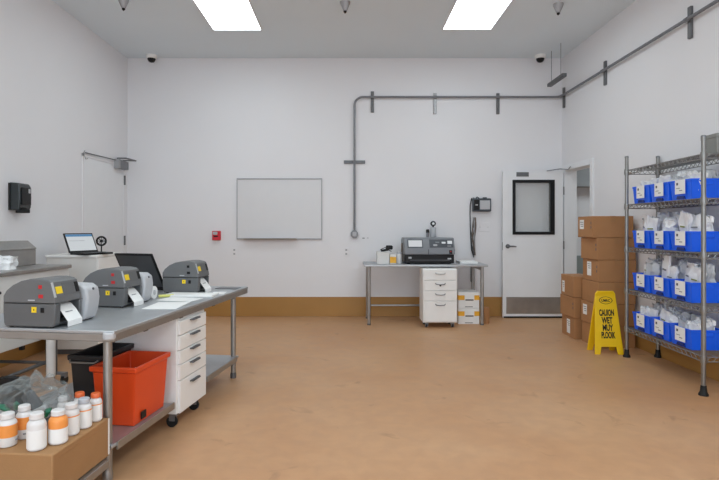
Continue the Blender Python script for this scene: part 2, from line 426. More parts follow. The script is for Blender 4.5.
obj('power_cord', T([(.03,-.02,.80),(.005,-.02,.835),(-.025,-.02,.83),(-.045,-.02,.74),(-.048,-.02,.6),(-.045,-.022,.48),(-.04,-.03,.25),(-.03,-.04,.10),(0,-.04,.0)], .007, 8), 'black', cb)
ob = thing('blank_wall_plate', 'large white blank cover plate on the wall beside the cable bundle', 'wall plate', (1.925, YB, 1.19))
obj('cover', B(-.078, .078, -.007, 0, 0, .125), 'wall', ob, bevel=.003)
for x in (-.055, .055): obj('screw', MB().tube([(x,-.007,.0625),(x,-.009,.0625)], .005, 8), 'paleplate', ob)
cr = tag(obj('wall_raceway', B(-.018, .018, -.03, 0, 0, .30), 'strut', loc=(1.755, YB, .485), bevel=.004), 'dark vertical cable raceway on the wall behind the back desk', 'raceway')

# ------------------------------------------------------------------ back desk
dk = thing('steel_desk', 'narrow grey topped desk with thin legs against the back wall', 'desk', (1.006, 6.86, 0))
hw = .79
obj('desktop', B(-hw, hw, 0, .62, .748, .777), 'steelt', dk, bevel=.006)
for sx in (-1, 1):
    for y in (.06, .56):
        lg = obj('leg', T([(sx*(hw-.065), y, .018), (sx*(hw-.065), y, .748)], .022, 12), 'steel', dk)
        obj('foot', MB().lathe([(.024,0),(.024,.018),(.02,.022)], 12, (sx*(hw-.065), y, 0)), 'strut', lg)
    obj('side_rail', B(sx*(hw-.065)-.012, sx*(hw-.065)+.012, .08, .54, .70, .735), 'steel', dk)
obj('stretcher', T([(-(hw-.07), .56, .178), ((hw-.07), .56, .178)], .014, 10), 'steel', dk)

def drawer_unit(name, label, loc, rz, w, d, h, z0, drawers, handle='bow', group=None):
    """front faces local -y; origin under the centre of the front; drawers = list of heights from the top"""
    t = thing(name, label, 'drawer cabinet', loc, rz, group)
    obj('body', B(-w/2, w/2, .018, d, z0, h), 'white', t, bevel=.004)
    z = h - .012
    for i, dh in enumerate(drawers):
        f = obj('drawer', B(-w/2+.012, w/2-.012, 0, .018, z-dh+.003, z-.003), 'white', t, bevel=.003)
        if handle == 'bow':
            zz = z - min(.045, dh*.5); m = MB()
            m.tube([(-.06,0,zz+.006),(-.052,-.02,zz-.004),(0,-.026,zz-.008),(.052,-.02,zz-.004),(.06,0,zz+.006)], .006, 8)
            obj('pull', m, 'galv' if i else 'paleplate', f)
        else:
            zz = z - (.012 if i < len(drawers)-1 else .035); m = MB()
            m.prism([(.0,zz),(-.018,zz+.004),(-.022,zz-.008),(-.016,zz-.006),(0,zz-.008)], -.06, .06, 'x')
            obj('pull', m, 'strut', f)
        z -= dh
    for sx in (-1, 1):
        for y in (.06, d-.06):
            cs = obj('caster', MB().box(sx*(w/2-.05)-.02, sx*(w/2-.05)+.02, y-.025, y+.02, z0-.02, z0).box(sx*(w/2-.05)-.017, sx*(w/2-.05)-.012, y-.012, y+.025, z0-.055, z0-.02).box(sx*(w/2-.05)+.012, sx*(w/2-.05)+.017, y-.012, y+.025, z0-.055, z0-.02), 'galv', t)
            x = sx*(w/2-.05); r = min(.034, z0*.42)
            obj('wheel', MB().tube([(x-.011, y+.012, r), (x+.011, y+.012, r)], r, 18), 'blackm', cs)
    return t
c2 = drawer_unit('drawer_cabinet', 'white four drawer cabinet on casters under the back desk', (1.158, 6.70, 0), 0, .425, .34, .735, .065, [.129, .1285, .1285, .262])
kh = obj('lock', MB().tube([(0.0,-.0,.53),(0.0,-.008,.53)], .012, 12), 'black', c2)

# two amber striped cartons under the desk
def carton(z, label):
    t = thing('paper_carton', label, 'carton', (1.575, 6.98, z), group='amber striped cartons under the back desk')
    obj('box', B(-.135, .135, 0, .32, 0, .205), 'paper', t, bevel=.003)
    obj('stripe', B(-.136, .136, -.001, .321, .105, .165), 'amber', t)
    w = obj('label_panel', B(-.055, .07, -.003, -.001, .10, .175), 'paper', t)
    obj('hand_hole', B(-.045, .06, -.0045, -.003, .098, .112), 'ink', w)
    obj('print_mark', B(-.05, .05, -.0025, -.001, .012, .022), 'greyink', t)
carton(0, 'white carton with amber stripe under back desk, lower of two')
carton(.207, 'white carton with amber stripe under back desk, upper of two')
t = tag(obj('brown_canister', MB().lathe([(.048,0),(.052,.01),(.052,.19),(.05,.21)], 20), 'card', loc=(1.805, 7.05, 0)), 'small brown canister on the floor by the right desk leg', 'canister')

# ------------------------------------------------------------------ big desktop machine
mc = thing('desktop_label_press', 'big grey and black desktop machine with white screen on the back desk', 'machine', (1.066, 6.97, .777))
hw = .318
obj('base', B(-hw, hw, 0, .42, .012, .122), 'black', mc, bevel=.008)
obj('front_slot', B(-hw+.07, hw-.06, -.003, 0, .045, .055), 'dimgrey', mc)
obj('base_label', B(-hw+.045, -hw+.085, -.003, 0, .07, .092), 'lgrey', mc); obj('base_label', B(hw-.085, hw-.04, -.003, 0, .06, .078), 'lgrey', mc)
up = [(-.012,.122),(-.012,.19),(.055,.325),(.075,.338),(.36,.338),(.42,.30),(.42,.122)]
obj('upper_housing', MB().prism(up, -hw-.008, hw+.008, 'x'), 'mgrey', mc, bevel=.008)
sl = math.atan2(.135, .067)
def slope(x0, x1, s0, s1, th):   # a plate lying on the sloped face
    dx, dz = math.cos(sl), math.sin(sl); nx, nz = -math.sin(sl), math.cos(sl)
    m = MB()
    poly = [(-.012+dx*s0, .19+dz*s0), (-.012+dx*s1, .19+dz*s1), (-.012+dx*s1+nx*th, .19+dz*s1+nz*th), (-.012+dx*s0+nx*th, .19+dz*s0+nz*th)]
    return m.prism(poly, x0, x1, 'x')
p = obj('screen_bezel', slope(-hw+.035, -hw+.235, .02, .14, .004), 'slate', mc, bevel=.002)
obj('screen', slope(-hw+.048, -hw+.222, .035, .125, .006), 'dispwhite', p)
p = obj('control_panel', slope(.0, hw-.01, .025, .14, .004), 'slate', mc, bevel=.002)
obj('display', slope(.235, .295, .075, .12, .006), 'dispwhite', p); obj('display', slope(.16, .21, .08, .105, .006), 'dispwhite', p)
obj('button_row', slope(.05, .10, .045, .07, .006), 'paleplate', p); obj('button_row', slope(.08, .13, .09, .105, .006), 'mgrey', p); obj('button_row', slope(.23, .28, .04, .05, .006), 'paleplate', p)
obj('housing_seam', B(-.018, -.012, -.0145, -.012, .125, .19), 'black', mc)
obj('power_switch', B(.25, .29, -.017, -.012, .13, .18), 'black', mc); obj('power_lamp', B(.262, .278, -.019, -.017, .155, .17), 'redst', mc)
for sx in (-1, 1):
    for y in (.05, .36): obj('foot', MB().lathe([(.02,0),(.02,.012)], 10, (sx*(hw-.05), y, 0)), 'blackm', mc)
obj('side_cable', T([(-hw-.02,.15,.02),(-hw-.03,.12,.10),(-hw-.025,.14,.2),(-hw-.02,.2,.25),(-hw-.008,.25,.26)], .012, 8), 'brown', mc)
obj('side_knob', T([(hw+.008,.2,.17),(hw+.05,.2,.17)], .008, 8), 'galv', mc)
# regulator behind it
rg = thing('air_regulator', 'silver air regulator with round gauge standing behind the big grey machine', 'regulator', (1.19, 7.465, .777))
obj('stand', MB().tube([(0,0,0),(0,0,.34)], .014, 10).lathe([(.05,0),(.05,.012)], 16), 'galv', rg)
obj('bowl', MB().lathe([(.034,.33),(.042,.345),(.042,.46),(.036,.475)], 20), 'lgrey', rg)
obj('gauge', MB().tube([(0,-.02,.525),(0,.02,.525)], .036, 20), 'black', rg); obj('gauge_face', T([(0,-.022,.525),(0,-.02,.525)], .018, 16), 'paper', rg)
obj('neck', T([(0,0,.47),(0,0,.50)], .012, 8), 'black', rg)
k2 = obj('side_valve', MB().tube([(-.075,0,.27),(-.075,0,.40)], .018, 12).tube([(-.075,0,.30),(0,0,.30)], .01, 8), 'galv', rg); obj('valve_knob', MB().lathe([(.022,.40),(.024,.43),(.018,.445)], 12, (-.075,0,0)), 'black', k2)

# small things on the back desk
t = thing('white_carton', 'plain white lidded carton at the left end of the back desk', 'carton', (.470, 7.0, .777))
obj('box', B(-.078, .078, 0, .2, 0, .135), 'offwhite', t, bevel=.003); obj('lid', B(-.081, .081, -.004, .204, .115, .15), 'offwhite', t, bevel=.003)
t = thing('barcode_scanner', 'black barcode scanner lying on top of the white carton', 'scanner', (.515, 7.08, .929))
obj('head', B(-.005, .08, -.03, .03, .03, .085), 'black', t, bevel=.012); obj('handle', MB().tube([(.03,0,.035),(-.02,.02,.02),(-.065,.03,.015)], [.018,.016,.015], 10), 'black', t)
obj('cord', T([(-.065,.03,.015),(-.08,-.04,.03),(-.02,-.06,.06),(.04,-.04,.02),(.06,-.06,.01)], .005, 6), 'blackm', t)
obj('trigger_lens', B(.08, .084, -.022, .022, .04, .075), 'dimgrey', t)
t = thing('tape_carton', 'small yellow fronted carton between white carton and white jar', 'carton', (.597, 6.99, .777))
obj('box', B(-.042, .042, 0, .09, 0, .125), 'offwhite', t, bevel=.003); obj('label', B(-.040, .040, -.002, 0, .012, .09), 'amber', t)
t = thing('white_jar', 'short white jar beside the big grey machine on the back desk', 'jar', (.684, 7.08, .777))
obj('body', MB().lathe([(.035,0),(.038,.01),(.038,.11),(.03,.125)], 20), 'bottle', t); obj('lid', MB().lathe([(.032,.125),(.032,.15),(.028,.153)], 20), 'greycap', t)
t = tag(obj('paper_stack', B(-.115, .115, 0, .28, 0, .03), 'paper', loc=(1.585, 7.02, .777), bevel=.004), 'low stack of white paper at the right end of the back desk', 'paper stack')

# ------------------------------------------------------------------ cardboard boxes by the doorway
def kraft(w, d, h, loc, rz, label, stick=None, mark=True):
    t = thing('cardboard_box', label, 'cardboard box', loc, R(rz), group='cardboard boxes stacked by the doorway')
    obj('box', B(0, w, 0, d, 0, h), 'card', t, bevel=.005)
    obj('tape', MB().box(w/2-.025, w/2+.025, -.001, d+.001, h, h+.001).box(w/2-.025, w/2+.025, -.0012, 0, h-.06, h), 'tape', t)
    if stick:
        y0, y1, z0, z1 = stick
        l = obj('shipping_label', B(-.0015, 0, y0, y1, z0, z1), 'paper', t)
        m = MB()
        for k in range(3): m.box(-.0024, -.0015, y0+.012, y1-.012-.01*k, z1-.03-.022*k, z1-.022-.022*k)
        obj('print', m, 'greyink', l)
    if mark:
        m = MB(); m.box(-.001, 0, .03, .045, h*.62, h*.74); m.box(-.001, 0, .03, .045, h*.42, h*.54)
        obj('arrow_mark', m, 'dimgrey', t)
    return t
pos = ['bottom', 'middle', 'topmost']
for i, (x, y, rz, st, mk) in enumerate([(2.54, 6.03, -2, (.13,.225,.04,.2), False), (2.535, 6.02, 1, None, True), (2.525, 6.02, -2, (.27,.34,.03,.16), False)]):
    kraft(.40, .385, .232, (x, y, .235*i), rz, 'brown cardboard box, %s of the low three-high stack by the doorway' % pos[i], st, mk)
nm = ['bottom', 'second from bottom', 'third from bottom', 'fourth from bottom', 'second from top', 'topmost']
for i, (x, y, rz, w, st, mk) in enumerate([(2.595, 5.585, 0, .39, None, False), (2.59, 5.58, 1, .39, (.24,.33,.08,.19), False), (2.595, 5.58, 0, .39, None, False),
        (2.60, 5.585, -1, .39, (.17,.27,.05,.2), True), (2.59, 5.58, 1, .40, None, True), (2.55, 5.61, -2, .42, (.22,.33,.09,.19), True)]):
    kraft(w, .385, .226, (x, y, .2285*i), rz, 'brown cardboard box, %s of the tall six-high stack behind the sign' % nm[i], st, mk)

# ------------------------------------------------------------------ wet floor sign
sg = thing('wet_floor_sign', 'yellow folding wet floor sign standing before the cardboard boxes', 'floor sign', (2.585, 5.41, 0), R(-3))
def panel(name, sgn):
    # outline in (x, s): s runs up the panel; feet cut-out at the bottom
    H = .615; lean = .105
    out = [(-.14,0),(-.085,0),(-.07,.075),(.07,.075),(.085,0),(.14,0),(.098,H-.02),(.085,H),(-.085,H),(-.098,H-.02)]
    ca_, sa_ = math.sqrt(1-(lean/H)**2), lean/H
    f = lambda x, s, t: (x, sgn*(-lean + s*sa_ - t*ca_), s*ca_ + t*sa_)
    m = MB(); m.loft([[f(x, s, 0) for x, s in out], [f(x, s, -.014) for x, s in out]])
    return obj(name, m, 'sign', sg, bevel=.004), f
pf, f = panel('front_panel', 1)
pb, _ = panel('rear_panel', -1)
obj('hinge_grip', B(-.08, .08, -.016, .016, .597, .614), 'sign', sg, bevel=.005)
lean, H = .105, .615
def onp(x, s):
    a = math.asin(lean/H)
    return Matrix.Translation(Vector((x, -lean + s*math.sin(a) - .0012, s*math.cos(a)))) @ Matrix.Rotation(R(90)-a, 4, 'X')
for s, z in (('CAUION', .405), ('WET', .330), ('MUY', .258), ('PLOOIK', .186)):
    text('lettering', s, .084, 'ink', pf, onp(.0, z), bold=.0034, sx=.44 if len(s) > 3 else .56)
ov = MB(); n = 28
a = [(.066*math.cos(2*math.pi*k/n), .034*math.sin(2*math.pi*k/n)*(1.12-.12*abs(math.cos(2*math.pi*k/n)))) for k in range(n)]
rings = [[tuple(onp(x*q, .53+y*q) @ Vector((0,0,h))) for x, y in a] for q, h in ((1,0),(1,.001),(.9,.001),(.9,0))]
ov.loft(rings, False, False)
obj('logo_oval', ov, 'ink', pf)
text('logo_lettering', 'UMRC', .036, 'ink', pf, onp(0, .527), bold=.001, sx=.85)

# ------------------------------------------------------------------ wire shelving
dirx, diry = -.043, -1.183
sr = math.atan2(diry, dirx)
SL, SD = 1.19, .295
sh = thing('wire_shelving', 'chrome five-tier wire shelving unit holding blue bins by the right wall', 'shelving', (2.70, 5.213, 0), sr)
for x in (0, SL):
    for y in (0, SD):
        pm = MB(); pm.tube([(x,y,.06),(x,y,1.925)], .0165, 12)
        po = obj('post', pm, 'chrome', sh)
        obj('foot', MB().lathe([(.034,0),(.034,.012),(.024,.03),(.02,.075)], 14, (x,y,0)), 'blackm', po)
        obj('cap', MB().lathe([(.018,1.923),(.018,1.935),(.012,1.94)], 12, (x,y,0)), 'galv', po)
def shelf_mesh():
    m = MB(); g = .02; hz = .036
    for y in (0, SD):
        m.tube([(g,y,0),(SL-g,y,0)], .0045, 6); m.tube([(g,y,-hz),(SL-g,y,-hz)], .0045, 6)
        k = 38
        m.tube([(g+(SL-2*g)*i/k, y, -.003 if i % 2 else -hz+.003) for i in range(k+1)], .003, 5)
    for x in (0, SL):
        m.tube([(x,g,0),(x,SD-g,0)], .0045, 6); m.tube([(x,g,-hz),(x,SD-g,-hz)], .0045, 6)
        k = 10
        m.tube([(x, g+(SD-2*g)*i/k, -.003 if i % 2 else -hz+.003) for i in range(k+1)], .003, 5)
        for y in (0, SD): m.lathe([(.021,-.045),(.024,-.02),(.021,.012)], 12, (x,y,0))
    for i in range(1, 46):
        x = g + (SL-2*g)*i/46; m.tube([(x,0,.004),(x,SD,.004)], .002, 4)
    for y in (SD*.33, SD*.67): m.tube([(0,y,0),(SL,y,0)], .0035, 5)
    return m
LZ = [.285, .655, 1.055, 1.468, 1.80]
s0 = obj('wire_shelf', shelf_mesh(), 'chrome', sh, loc=(0,0,LZ[0]))
for z in LZ[1:]:
    c = s0.copy(); C.objects.link(c); c.location = (0,0,z); c.parent = sh
Msh = Matrix.Translation((2.70, 5.213, 0)) @ Matrix.Rotation(sr, 4, 'Z')
def shw(x, y, z): return Msh @ Vector((x, y, z))

# blue bins (local -y is the front)
def blue_bin(label):
    t = thing('blue_bin', label, 'storage bin', group='blue bins on the wire shelving')
    m = MB(); w, d, h = .304, .262, .16
    m.bin(w-.03, d-.03, w-.006, d-.006, h, .005, .003, .018)
    obj('shell', m, 'blue', t, bevel=.004)
    rc = MB(); rc.prism([(-.055,.006),(.055,.006),(.045,.03),(-.045,.03)], -.1275, -.113, 'y'); obj('grip_recess', rc, 'blueshade', t)  # darker blue puts the shade of the grip notch into colour
    ch = MB(); ch.box(-.060, .080, -.1362, -.1350, .046, .160); c_ = obj('label_card', ch, 'paper', t)
    obj('card_print', B(-.040, -.016, -.1369, -.1362, .118, .138), 'dimgrey', c_)
    obj('card_print', B(.0, .042, -.1369, -.1362, .070, .077), 'greyink', c_)
    obj('card_print', B(-.04, .01, -.1369, -.1362, .090, .095), 'greyink', c_)
    for s in (-1, 1): obj('side_grip', B(s*(w/2)-.004, s*(w/2)+.003, -.04, .04, h-.05, h-.018), 'blue', t, bevel=.002)
    return t
# pouches
def crumple(w, d, h, seed, amp=.012, pinch=.4):
    m = MB(); nx, ny, nz = 7, 3, 7; bm = m.bm
    bmesh.ops.create_cube(bm, size=1)
    bmesh.ops.subdivide_edges(bm, edges=bm.edges[:], cuts=6, use_grid_fill=True)
    for v in bm.verts:
        z = v.co.z + .5
        k = 1 - pinch*(z**2)
        e = 1 - .25*(abs(v.co.x)*2)**4
        p = Vector((v.co.x*w*(.80+.24*z), v.co.y*d*k*e, z*h))
        q = p*22 + Vector((seed*3.1, seed*1.7, seed))
        nzv = noise.noise_vector(q)*amp + noise.noise_vector(q*2.3)*amp*.5
        if z < .02: nzv.z = 0
        v.co = p + nzv
    return m
def keep(m):
    zmin = min(v.co.z for v in m.bm.verts)
    for v in m.bm.verts: v.co.z -= zmin
    return m
def pouch(kind, seed, mt):
    if kind == 'card':      # flat stiff mailer standing up
        m = keep(crumple(.15, .03, .285, seed, .005, .15)); h = .285
    elif kind == 'pouch':
        m = keep(crumple(.16, .06, .25, seed, .018, .55)); h = .25
    else:
        m = keep(crumple(.165, .12, .225, seed, .032, .2)); h = .225
    t = obj('mailer_pouch', m, mt, ang=50 if kind == 'card' else 14)
    if kind != 'bag':
        yy = -.019 if kind == 'card' else -.036
        if kind == 'card': obj('print', B(-.05, -.03, yy-.004, yy+.004, h*.84, h*.90), 'greyink', t)
        obj('print', B(-.035, .035, yy-.006, yy+.002, h*.60, h*.64), 'olive' if seed == 3 else 'greyink', t)
    return t
protos = [pouch('card', 1, 'poly'), pouch('card', 2, 'poly'), pouch('pouch', 3, 'poly'), pouch('pouch', 4, 'poly'), pouch('bag', 5, 'poly'), pouch('bag', 6, 'polyg'), pouch('pouch', 7, 'poly')]
desc = ['stiff white mailer', 'stiff white mailer', 'crumpled white pouch', 'crumpled white pouch', 'puffy white bag', 'grey clear bag', 'crumpled white pouch']
used = [False]*len(protos)
proto_bin = None
tiers = [(3, 'top bin row'), (2, 'second bin row'), (1, 'third bin row'), (0, 'lowest bin row')]
binpos = ['far', 'middle', 'near']; pp = ['far end', 'far middle', 'near middle', 'near end']
kinds = {3: [4,2,0, 3,4,0, 5,4,0], 2: [0,2,0, 6,4,0, 2,3,0], 1: [2,5,0, 0,3,0, 1,2,0], 0: [4,6,0, 2,4,0, 5,4,0]}
rnd = random.Random(11)
for lv_, nmt in tiers:
    for b in range(3):
        lab = 'blue bin with white card, %s bin in the %s of the wire shelving' % (binpos[b], nmt)
        if proto_bin is None: proto_bin = bb = blue_bin(lab)
        else: bb = dup_tree(proto_bin); bb['label'] = lab
        cxl = .07 + .155 + .315*b; z = LZ[lv_] + .0065
        bb.location = shw(cxl, .148, z); bb.rotation_euler.z = sr
        # two packages along the front of the bin, two behind them
        ks = kinds[lv_][b*3:b*3+2] + ([4, 5] if (b + lv_) % 2 else [5, 4])
        slots = [(-.060, -.045, 'front far'), (.056, -.04, 'front near'), (-.055, .045, 'back far'), (.048, .04, 'back near')]
        hs = {3: .84, 2: 1.10, 1: 1.10, 0: .80}[lv_]
        for q, (sx, sy, nmq) in enumerate(slots):
            ki = ks[q]; pr = protos[ki]
            o = pr if not used[ki] else dup_tree(pr)
            used[ki] = True
            o.location = shw(cxl+sx, .148+sy, z+.012)
            o.rotation_euler = (R(rnd.uniform(-9, 3)), R(rnd.uniform(-7, 7)), sr + R(rnd.uniform(-12, 12)))
            zz = hs*rnd.uniform(.88, 1.12)*(1.0 if q < 2 else 1.15)
            o.scale = (.92, .76, min(zz, 1.2 if q < 2 else 1.35))
            o['label'] = '%s at the %s of the %s bin in the %s' % (desc[ki], nmq, binpos[b], nmt)
            o['category'] = 'mailer pouch'; o['group'] = 'packages in the blue bins'
for i, p_ in enumerate(protos):
    if not used[i]:
        for ch in list(p_.children): bpy.data.objects.remove(ch)
        bpy.data.objects.remove(p_)
# grey box on top
gb = thing('grey_metal_box', 'grey metal box on top of the wire shelving at its near end', 'box', shw(SL-.21, .11, LZ[4]+.0075), sr)
obj('body', B(0, .19, 0, .175, 0, .14), 'boxgrey', gb, bevel=.004); obj('lid', B(-.004, .194, -.004, .179, .122, .152), 'boxgrey', gb, bevel=.003)

# ------------------------------------------------------------------ main steel table (local x right, y along the table)
TA = R(-8.5); TO = Vector((-1.13, 2.62, 0)); TL, TW, TZ = 1.98, .96, .75
MT = Matrix.Translation(TO) @ Matrix.Rotation(TA, 4, 'Z')
def tw(u, v, z=TZ): return MT @ Vector((u, v, z))
tb = thing('steel_worktable', 'long steel worktable with three label printers on the left', 'table', TO, TA)
obj('tabletop', B(-TW, 0, 0, TL, TZ-.018, TZ), 'steelt', tb, bevel=.004)
ap = MB(); ap.box(-TW+.004, -.004, .004, .024, TZ-.055, TZ-.018); ap.box(-TW+.004, -.004, TL-.024, TL-.004, TZ-.055, TZ-.018)
ap.box(-TW+.004, -TW+.024, .024, TL-.024, TZ-.055, TZ-.018); ap.box(-.024, -.004, .024, TL-.024, TZ-.055, TZ-.018)
obj('apron', ap, 'steel', tb, bevel=.003)
for u, v in ((-.068, .055), (-TW+.05, .05), (-.095, TL-.10), (-TW+.08, TL-.10)):
    lg = obj('leg', T([(u,v,.02),(u,v,TZ-.018)], .0215, 14), 'steel', tb)
    obj('foot', MB().lathe([(.024,0),(.025,.03),(.021,.05)], 14, (u,v,0)), 'steel' if v < .1 else 'strut', lg)
obj('corner_bumper', MB().tube([(-.03,.008,TZ-.042),(-.03,.008,TZ-.008)], .03, 14), 'lgrey', tb, bevel=.006)
def lshelf(poly, name='lower_shelf'):
    m = MB(); m.prism(poly, .163, .18, 'z'); o = obj(name, m, 'steelt', tb, bevel=.003)
lshelf([(-TW+.03,.03),(-.03,.03),(-.03,.68),(-.50,.68),(-.50,1.10),(-TW+.03,1.10)])
lshelf([(-TW+.03,1.25),(-.06,1.25),(-.06,TL-.07),(-TW+.03,TL-.07)])
obj('shelf_lip', B(-.032, -.022, .07, .68, .145, .186), 'steel', tb, bevel=.002)
obj('shelf_lip', B(-.062, -.052, 1.25, TL-.12, .145, .186), 'steel', tb, bevel=.002)
for v in (.35, .78, 1.3, 1.7): obj('bracket_clip', B(-.05, -.024, v-.02, v+.02, TZ-.066, TZ-.055), 'black', tb)

# drawer unit under the table, drawers to the aisle
pt = tw(-.012, .93, 0)
drawer_unit('drawer_cabinet', 'tall white five drawer cabinet on casters under the steel worktable', pt, TA + R(90), .42, .43, .685, .095, [.093, .093, .088, .098, .205], 'tab')

# totes
def tote(name, label, bx, by, tx, ty, h, m, loc, rz):
    t = thing(name, label, 'tote', loc, rz)
    obj('shell', MB().bin(bx, by, tx, ty, h, .006, .012, .03), m, t, bevel=.006)
    return t
rt = tote('red_tote', 'large open red plastic tote on the lower shelf of the worktable', .215, .33, .252, .372, .322, 'redbin', tw(-.165, .445, .181), TA)
gh = MB(); gh.box(.075, .115, -.182, -.176, .27, .278); gh.box(.05, .10, .17, .174, .22, .24)
obj('paper_scrap', MB().box(-.05, .02, .10, .13, .20, .235, Matrix.Rotation(R(20), 3, 'X')), 'paper', rt)
obj('hand_hole', B(.115, .12, -.11, -.06, .02, .06), 'black', rt)
bt = tote('black_tote', 'open black plastic tote on the lower shelf behind the red tote', .155, .28, .185, .33, .35, 'blackbin', tw(-.408, .535, .181), TA)
obj('bail_handle', T([(-.085,-.172,.325),(-.075,-.192,.315),(.075,-.192,.315),(.085,-.172,.325)], .005, 8), 'steel', bt)
obj('paper_scrap', MB().box(.0, .07, .0, .05, .25, .262, Matrix.Rotation(R(15), 3, 'Y')), 'paper', bt)

# printers (local +x front, -y faces the camera)
def label_printer(label, loc, rz, red):
    t = thing('label_printer', label, 'label printer', loc, rz, group='dark grey label printers on the worktable')
    L, Wd = .285, .205; x0, x1 = -L, 0.0
    b = MB()
    prof = [(x0+.012,.006),(x1-.012,.006),(x1,.02),(x1+.004,.122),(x0,.122),(x0,.07),(x0+.004,.02)]
    prof_back = [(x0+.012,.006),(x1-.075,.006),(x1-.075,.122),(x0,.122),(x0,.07),(x0+.004,.02)]
    b.prism(prof, -Wd/2, -Wd/2+.045, 'y'); b.prism(prof_back, -Wd/2+.045, Wd/2-.012, 'y'); b.prism(prof, Wd/2-.012, Wd/2, 'y')
    b.prism([(x1-.075,.006),(x1-.02,.006),(x1-.012,.022),(x1-.075,.03)], -Wd/2+.045, Wd/2-.012, 'y')
    obj('base', b, 'dgrey', t, bevel=.006)
    obj('feed_slot', B(x1-.073, x1-.072, -Wd/2+.047, Wd/2-.014, .03, .12), 'black', t)
    arch = [(x0,.1235),(x0,.158),(x0+.018,.186),(x0+.052,.213),(x0+.10,.235),(x0+.15,.245),(x0+.21,.245),(x1-.034,.238),(x1-.02,.228),(x1+.002,.150),(x1+.005,.1235)]
    l = MB(); l.prism(arch, -Wd/2, Wd/2, 'y'); lid = obj('lid', l, 'dgrey2', t, bevel=.006, seg=3)
    # pale corner strip down the sloped front edge
    dx, dz = .022, -.078
    fx, fz = x1-.02, .228
    nn = Vector((.078, 0, .022)).normalized()
    def onf(y0, y1, s0, s1, th):
        m = MB(); poly = [(fx+dx*s0, fz+dz*s0), (fx+dx*s1, fz+dz*s1), (fx+dx*s1+nn.x*th, fz+dz*s1+nn.z*th), (fx+dx*s0+nn.x*th, fz+dz*s0+nn.z*th)]
        return m.prism(poly, y0, y1, 'y')
    obj('corner_strip', onf(-Wd/2-.001, -Wd/2+.014, 0.0, .95, .002), 'lgrey', lid)
    obj('front_window', onf(Wd/2-.035, Wd/2-.008, .15, .8, .003), 'black', lid)
    obj('warning_sticker', onf(-Wd/2+.022, -Wd/2+.068, .3, .75, .0015), 'yellow', lid)
    obj('front_panel', onf(-Wd/2+.075, Wd/2-.04, .12, .9, .001), 'dgrey', lid)
    y = -Wd/2
    ws = obj('warning_sticker', B(x1-.125, x1-.098, y-.0015, y, .078, .106), 'yellow', t)
    obj('warning_mark', B(x1-.1135, x1-.1095, y-.0022, y-.0015, .087, .096), 'ink', ws)
    obj('latch', B(x1-.075, x1-.055, y-.004, y, .078, .103), 'black', t, bevel=.002)
    m_ = 'redst' if red else 'black'
    obj('side_sticker', B(x1-.087, x1-.062, y-.0015, y, .150, .168), m_, lid)
    obj('side_sticker', B(x1-.087, x1-.068, y-.0015, y, .197, .215), 'redst' if red else 'black', lid)
    obj('name_plate', B(x1-.145, x1-.108, y-.0012, y, .136, .142), 'lgrey', lid)
    obj('panel_seam', B(x0+.002, x1-.002, y-.0006, y, .1215, .1245), 'black', t)
    # label strip curling out of the slot to the table
    s = MB(); pth = [(x1-.07,.120),(x1-.03,.108),(x1+.0,.078),(x1+.032,.034),(x1+.036,.030),(x1+.037,.002)]
    s.loft([[(a_, -.052, c_), (a_, .062, c_), (a_+.0012, .062, c_+.001), (a_+.0012, -.052, c_+.001)] for a_, c_ in pth])
    ls = obj('label_strip', s, 'paper', t, smooth=False)
    obj('label_print', MB().loft([[(a_+.002, -.03, c_+.0022), (a_+.002, .025, c_+.0022), (a_+.0022, .025, c_+.0026), (a_+.0022, -.03, c_+.0026)] for a_, c_ in ((x1+.004,.0725),(x1+.007,.0684))]), 'greyink', ls)
    for fxx in (x0+.03, x1-.03):
        for yy in (-.08, .08): obj('foot', MB().lathe([(.01,0),(.01,.006)], 8, (fxx, yy, 0)), 'blackm', t)
    return t
label_printer('dark grey label printer with red side stickers, nearest the camera on the worktable', tw(-.326, .112), TA, True)
p2 = label_printer('dark grey label printer with black side latch, middle of the three on the worktable', tw(-.365, .80), TA, True)
label_printer('dark grey label printer at the far end of the worktable', tw(-.205, 1.53), TA, False)
k_ = obj('hinge_knob', MB().lathe([(.012,.205),(.012,.222),(.006,.226)], 10, (-.20,-.06,0)), 'black', p2)
def dispenser(label, loc, rz):
    t = thing('label_dispenser', label, 'label dispenser', loc, rz, group='light grey dispensers beside the label printers')
    poly = [(-.20,.004),(-.006,.004),(.012,.06),(.02,.12),(.012,.175),(-.02,.196),(-.16,.2),(-.20,.17)]
    obj('body', MB().prism(poly, -.056, .056, 'y'), 'lgrey', t, bevel=.012, seg=3)
    obj('seam', B(-.19, -.01, -.057, -.0555, .12, .123), 'galv', t)
    obj('button', MB().tube([(.002,0,.165),(.016,0,.17)], .007, 10), 'slate', t)
    obj('base_pad', B(-.19, -.02, -.045, .045, 0, .004), 'blackm', t)
dispenser('light grey label dispenser tucked beside the nearest label printer', tw(-.315, .287), TA)
dispenser('light grey label dispenser tucked beside the middle label printer', tw(-.365, .972), TA)

